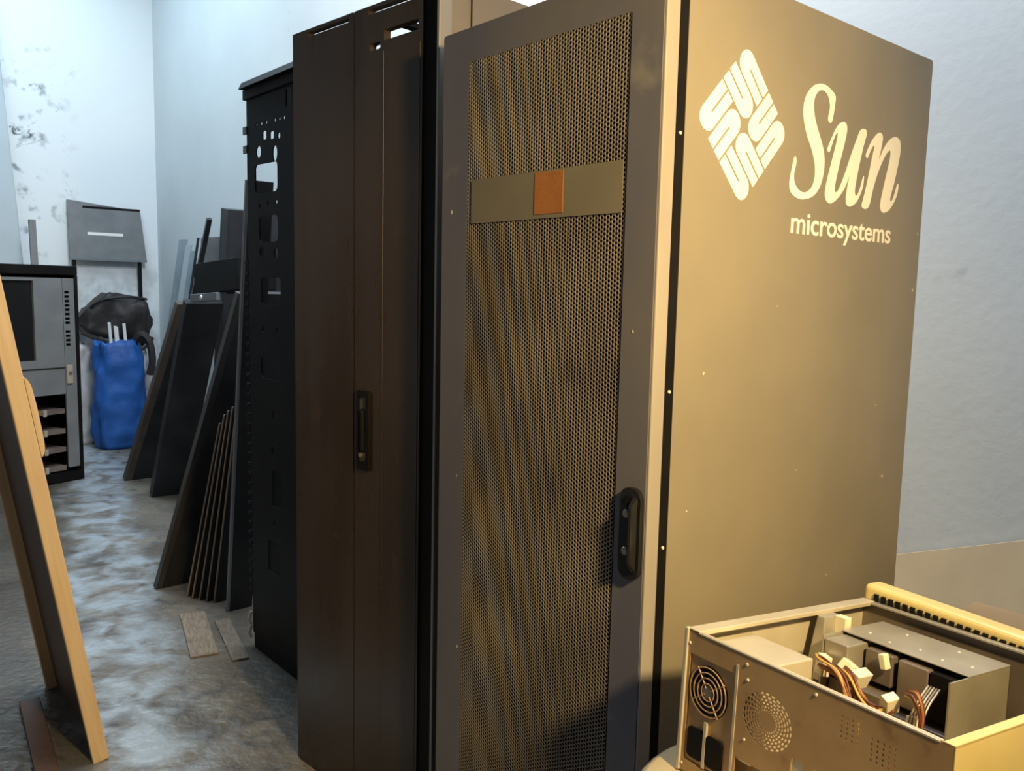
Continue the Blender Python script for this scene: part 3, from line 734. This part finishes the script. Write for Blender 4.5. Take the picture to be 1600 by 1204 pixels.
# ------------------------------------------------------------------ stool under the computer case
RX, RY, RZ = math.radians(-4.0), math.radians(-2.0), math.radians(-8.6)
CO = Vector((0.17904, -0.17658, 0.70764))
ce = Euler((RX, RY, RZ), 'XYZ'); cm = ce.to_matrix()
seat_c = CO + cm @ Vector((.212, .115, -.002))
sl = thing('round_stool', 'round cream stool carrying the open computer case', 'stool', (seat_c.x, seat_c.y, 0))
se = MB().lathe([(.10, -.05), (.275, -.05), (.292, -.04), (.298, -.025), (.292, -.010), (.278, 0), (.2, 0), (.05, 0)], 48, lambda p: tuple(Vector((0, 0, seat_c.z)) + cm @ Vector(p))).build('seat', M_creamseat, sl, smooth=True)
for a in (45, 135, 225, 315):
    ar = math.radians(a)
    zt = seat_c.z - .045 + (cm @ Vector((.2 * math.cos(ar), .2 * math.sin(ar), 0))).z
    MB().tube([(.2 * math.cos(ar), .2 * math.sin(ar), zt), (.26 * math.cos(ar), .26 * math.sin(ar), 0)], .014, 10).build('leg', M_steelb, sl)

# ------------------------------------------------------------------ open computer case lying on its side
pc = thing('computer_case', 'open yellowed computer case lying on its side, drives and wires showing', 'computer case', CO, ce)
L, Wd, H = .40, .408, .21
MB().box(0, L, 0, Wd, 0, .002).build('base_sheet', M_steel, pc)
gr = []
for ring in range(6):
    rr = .0155 + ring * .0046; cnt = 26
    for k in range(cnt):
        a = 2 * math.pi * (k + ring * .35) / cnt; da = 2 * math.pi / cnt * .33
        gr.append([(.153 + q * math.cos(b), .134 + q * math.sin(b) * .92) for q, b in ((rr - .0014, a - da), (rr + .0014, a - da), (rr + .0014, a + da), (rr - .0014, a + da))])
hol = gr + [rect(.008, .094, .020, .176), rect(.104, .160, .010, .066)]
for cx_, cz_, nx_, nz__ in ((.262, .160, 4, 5), (.303, .150, 5, 5)):
    for i in range(nx_):
        for j in range(nz__): hol.append(rect(cx_ + i * .0075, cx_ + i * .0075 + .0022, cz_ + j * .0062, cz_ + j * .0062 + .0036))
for i in range(6): hol.append(rect(.195 + i * .032, .215 + i * .032, .012, .105, .002))
rp = MB().plate(rect(0, L, 0, H), hol, .0016, lambda u, v, z: (u, .0008 + z, v)).build('rear_panel', M_steel, pc)
for i in range(6): MB().box(.196 + i * .032, .214 + i * .032, .002, .003, .013, .104).build('slot_cover', M_steelb, rp)
MB().box(0, .0016, 0, Wd, 0, H).build('left_wall', M_steelb, pc)
MB().box(L - .0016, L, 0, Wd, 0, H).build('right_wall', M_cream, pc)
MB().box(0, L, Wd - .0016, Wd, 0, H).build('front_wall', M_drive, pc)
MB().box(-.001, .022, 0.0, Wd, H - .006, H + .001).build('rim', M_steelb, pc, .0012)
MB().box(.022, L - .016, -.001, .007, H - .003, H).build('rim', M_steelb, pc, .001)
MB().box(L - .014, L, 0, Wd, H - .004, H).build('rim', M_cream, pc, .0012)
MB().box(.016, L - .014, Wd - .012, Wd, H - .004, H).build('rim', M_cage, pc, .001)
MB().box(-.004, .003, -.003, .006, 0, H + .001).build('corner_post', M_steelb, pc, .0015)
# front bezel with comb of vents
bz = MB().box(-.006, L + .006, .004, .046, -H - .004, .026).build('bezel', M_cream, pc, .010, seg=4)
bz.location = (0, Wd, H); bz.rotation_euler = (0, math.radians(2.2), 0)
for i in range(28):
    MB().box(.018 + i * .0132, .018 + i * .0132 + .0075, .0005, .0045, .001, .013).build('vent_slot', M_black, bz)
MB().box(.0, L, -.0005, .0045, -.006, .001).build('inner_lip', M_drive, bz)
# power supply with fan
ps_ = MB().box(.010, .128, .004, .118, .060, H - .018).build('power_supply', M_steelb, pc, .002)
MB().box(.112, .1285, .1185, .1195, .150, .180).build('rating_label', M_drive, ps_)
fb = MB().box(.0085, .0935, .003, .0038, .021, .175).build('fan_plate', M_steel, ps_)
MB().lathe([(.0365, 0), (.0365, .0006)], 32, lambda p: (.046 + p[0], .0028 - p[2], .131 + p[1])).build('fan_opening', M_black, ps_)
fg = MB()
for r in (.012, .0195, .027, .0345):
    fg.tube([(.046 + r * math.cos(2 * math.pi * k / 28), .0006, .131 + r * math.sin(2 * math.pi * k / 28)) for k in range(29)], .0011, 5, False)
for a in (35, 125, 215, 305):
    b = math.radians(a); fg.tube([(.046 + .006 * math.cos(b), .0008, .131 + .006 * math.sin(b)), (.046 + .037 * math.cos(b), .0008, .131 + .037 * math.sin(b))], .0011, 5)
fg.build('fan_grill', M_steel, ps_)
MB().lathe([(.0095, 0), (.0095, .0016)], 20, lambda p: (.046 + p[0], .002 - p[2], .131 + p[1])).build('fan_hub', M_drive, ps_)
for k in range(7):
    a0 = 2 * math.pi * k / 7
    MB().hexa([(.046 + .009 * math.cos(a0), .0022, .131 + .009 * math.sin(a0)), (.046 + .034 * math.cos(a0 + .25), .0022, .131 + .034 * math.sin(a0 + .25)), (.046 + .034 * math.cos(a0 + .7), .0022, .131 + .034 * math.sin(a0 + .7)), (.046 + .009 * math.cos(a0 + .6), .0022, .131 + .009 * math.sin(a0 + .6))],
              [(.046 + .009 * math.cos(a0), .0016, .131 + .009 * math.sin(a0)), (.046 + .034 * math.cos(a0 + .25), .0016, .131 + .034 * math.sin(a0 + .25)), (.046 + .034 * math.cos(a0 + .7), .0016, .131 + .034 * math.sin(a0 + .7)), (.046 + .009 * math.cos(a0 + .6), .0016, .131 + .009 * math.sin(a0 + .6))]).build('fan_blade', M_blackgloss, ps_)
for x in (.014, .050):
    MB().plate(rect(x, x + .030, .028, .072, .006), [], .003, lambda u, v, z: (u, .001 + z, v)).build('power_inlet', M_black, ps_)
MB().box(.0445, .0495, -.001, .003, .022, .088).build('divider', M_steelb, ps_)
MB().box(.096, .100, -.001, .001, .004, H - .02).build('seam_flange', M_steelb, pc)
for x, z in ((.114, .196), (.117, .176), (.006, .19), (.006, .012), (.225, .198), (.20, .07), (.118, .095)):
    MB().lathe([(.0022, 0), (.0018, .0012)], 10, lambda p: (x + p[0], -.0002 - p[2], z + p[1])).build('screw', M_chip, pc)
# drive cage
cg = MB().box(.060, .264, .270, .376, .190, .1925).build('drive_cage', M_cage, pc, .001)
MB().box(.2615, .264, .225, .376, .004, .190).build('cage_side', M_cage, cg)
MB().box(.060, .0625, .225, .376, .004, .190).build('cage_side', M_cage, cg)
MB().box(.157, .160, .275, .376, .004, .190).build('cage_divider', M_black, cg)
MB().box(.060, .264, .374, .376, .004, .190).build('cage_back', M_inside, cg)
for x, y in ((.09, .30), (.13, .29), (.17, .305), (.21, .295), (.245, .31), (.12, .35), (.20, .355)):
    MB().lathe([(.002, 0), (.0014, .001)], 8, lambda p: (x + p[0], y + p[1], .1925 + p[2])).build('rivet', M_chip, cg)
for x0_, x1_, y0_, z0_, z1_, mm in ((.064, .105, .226, .135, .186, M_cage), (.066, .155, .240, .03, .125, M_drive), (.110, .155, .262, .135, .182, M_drive), (.164, .258, .250, .02, .105, M_drive), (.164, .210, .262, .115, .182, M_drive)):
    MB().box(x0_, x1_, y0_, .370, z0_, z1_).build('drive', mm, pc, .002)
MB().box(.213, .258, .262, .372, .115, .182).build('drive', M_black, pc, .002)
MB().hexa([(.02, .24, .11), (.05, .24, .11), (.05, .31, .11), (.02, .31, .11)], [(.02, .262, .205), (.035, .262, .205), (.035, .30, .205), (.02, .30, .205)]).build('bracket', M_cage, pc, .002)
MB().box(.036, .056, .285, .300, .172, .206).build('bracket_tab', M_whitepl, pc, .001)
for (x, y, z, sx, sy, sz) in ((.075, .212, .150, .020, .014, .030), (.112, .222, .158, .022, .03, .016), (.135, .215, .150, .016, .03, .026), (.196, .200, .140, .015, .02, .026), (.222, .215, .118, .01, .016, .022), (.150, .250, .176, .010, .012, .022)):
    o = MB().box(-sx / 2, sx / 2, -sy / 2, sy / 2, -sz / 2, sz / 2).build('connector', M_whitepl, pc, .0012); o.location = (x, y, z); o.rotation_euler = (random.uniform(-.4, .4), random.uniform(-.5, .5), random.uniform(-.5, .5))
random.seed(3)
base_paths = [[(.078, .205, .148), (.11, .195, .150), (.14, .195, .142), (.158, .195, .115), (.165, .20, .085)],
              [(.112, .205, .158), (.135, .19, .155), (.155, .188, .135), (.175, .19, .125), (.192, .195, .135)],
              [(.085, .21, .06), (.095, .195, .10), (.105, .19, .118), (.112, .195, .095), (.108, .205, .05)],
              [(.165, .195, .11), (.16, .185, .085), (.15, .19, .06), (.145, .2, .03)],
              [(.07, .205, .165), (.09, .190, .168), (.125, .185, .160), (.15, .182, .128), (.168, .185, .10), (.16, .19, .06)],
              [(.20, .20, .135), (.185, .188, .118), (.165, .184, .112), (.15, .19, .125)],
              [(.215, .21, .16), (.235, .195, .165), (.245, .195, .14), (.24, .20, .10)],
              [(.222, .21, .115), (.225, .20, .09), (.215, .195, .06), (.205, .2, .03)]]
for i, bp_ in enumerate(base_paths):
    for k in range(4):
        off = Vector((random.uniform(-.005, .005), random.uniform(-.006, .004), random.uniform(-.005, .005)))
        pts = spline([Vector(p) + off + Vector((random.uniform(-.002, .002),) * 3) for p in bp_])
        MB().tube(pts, .0020, 6).build('wire', [M_wire1, M_wire2, M_wire3, M_wire1, M_wire2][(i + k) % 5], pc, smooth=True)
for i in range(5):
    MB().tube(spline([(.225 + i * .004, .24, .17), (.23 + i * .004, .205, .15), (.225 + i * .005, .20, .12), (.235 + i * .004, .21, .09)]), .0014, 6).build('wire', [M_cage, M_drive][i % 2], pc, smooth=True)

# ------------------------------------------------------------------ cardboard behind the case
cs = thing('cardboard_sheet', 'large pale cardboard sheet leaning against the wall at the right', 'cardboard', (-.25, 1.30, 0))
MB().hexa([(-.5, 0, 0), (1.6, 0, 0), (1.6, .012, 0), (-.5, .012, 0)], [(-.5, .17, .42), (1.6, .17, 1.20), (1.6, .182, 1.20), (-.5, .182, .42)]).build('sheet', M_cards, cs)
MB().hexa([(.9, -.006, .05), (.96, -.006, .05), (.96, 0, .05), (.9, 0, .05)], [(.9, .13, .80), (.96, .13, .80), (.96, .14, .80), (.9, .14, .80)]).build('crease_tape', M_card, cs)
cbx = thing('cardboard_box', 'brown cardboard box behind the computer case at the right edge', 'box', (.15, .50, 0))
MB().box(0, .62, 0, .48, 0, .68).build('carton', M_card, cbx, .004)
MB().hexa([(.0, .0, .681), (.31, .0, .681), (.31, .48, .681), (.0, .48, .681)], [(.0, .0, .686), (.308, .0, .690), (.308, .48, .690), (.0, .48, .686)]).build('flap', M_card, cbx)
MB().hexa([(.312, .0, .681), (.62, .0, .681), (.62, .48, .681), (.312, .48, .681)], [(.312, .0, .700), (.62, .0, .686), (.62, .48, .686), (.312, .48, .700)]).build('flap', M_card, cbx)
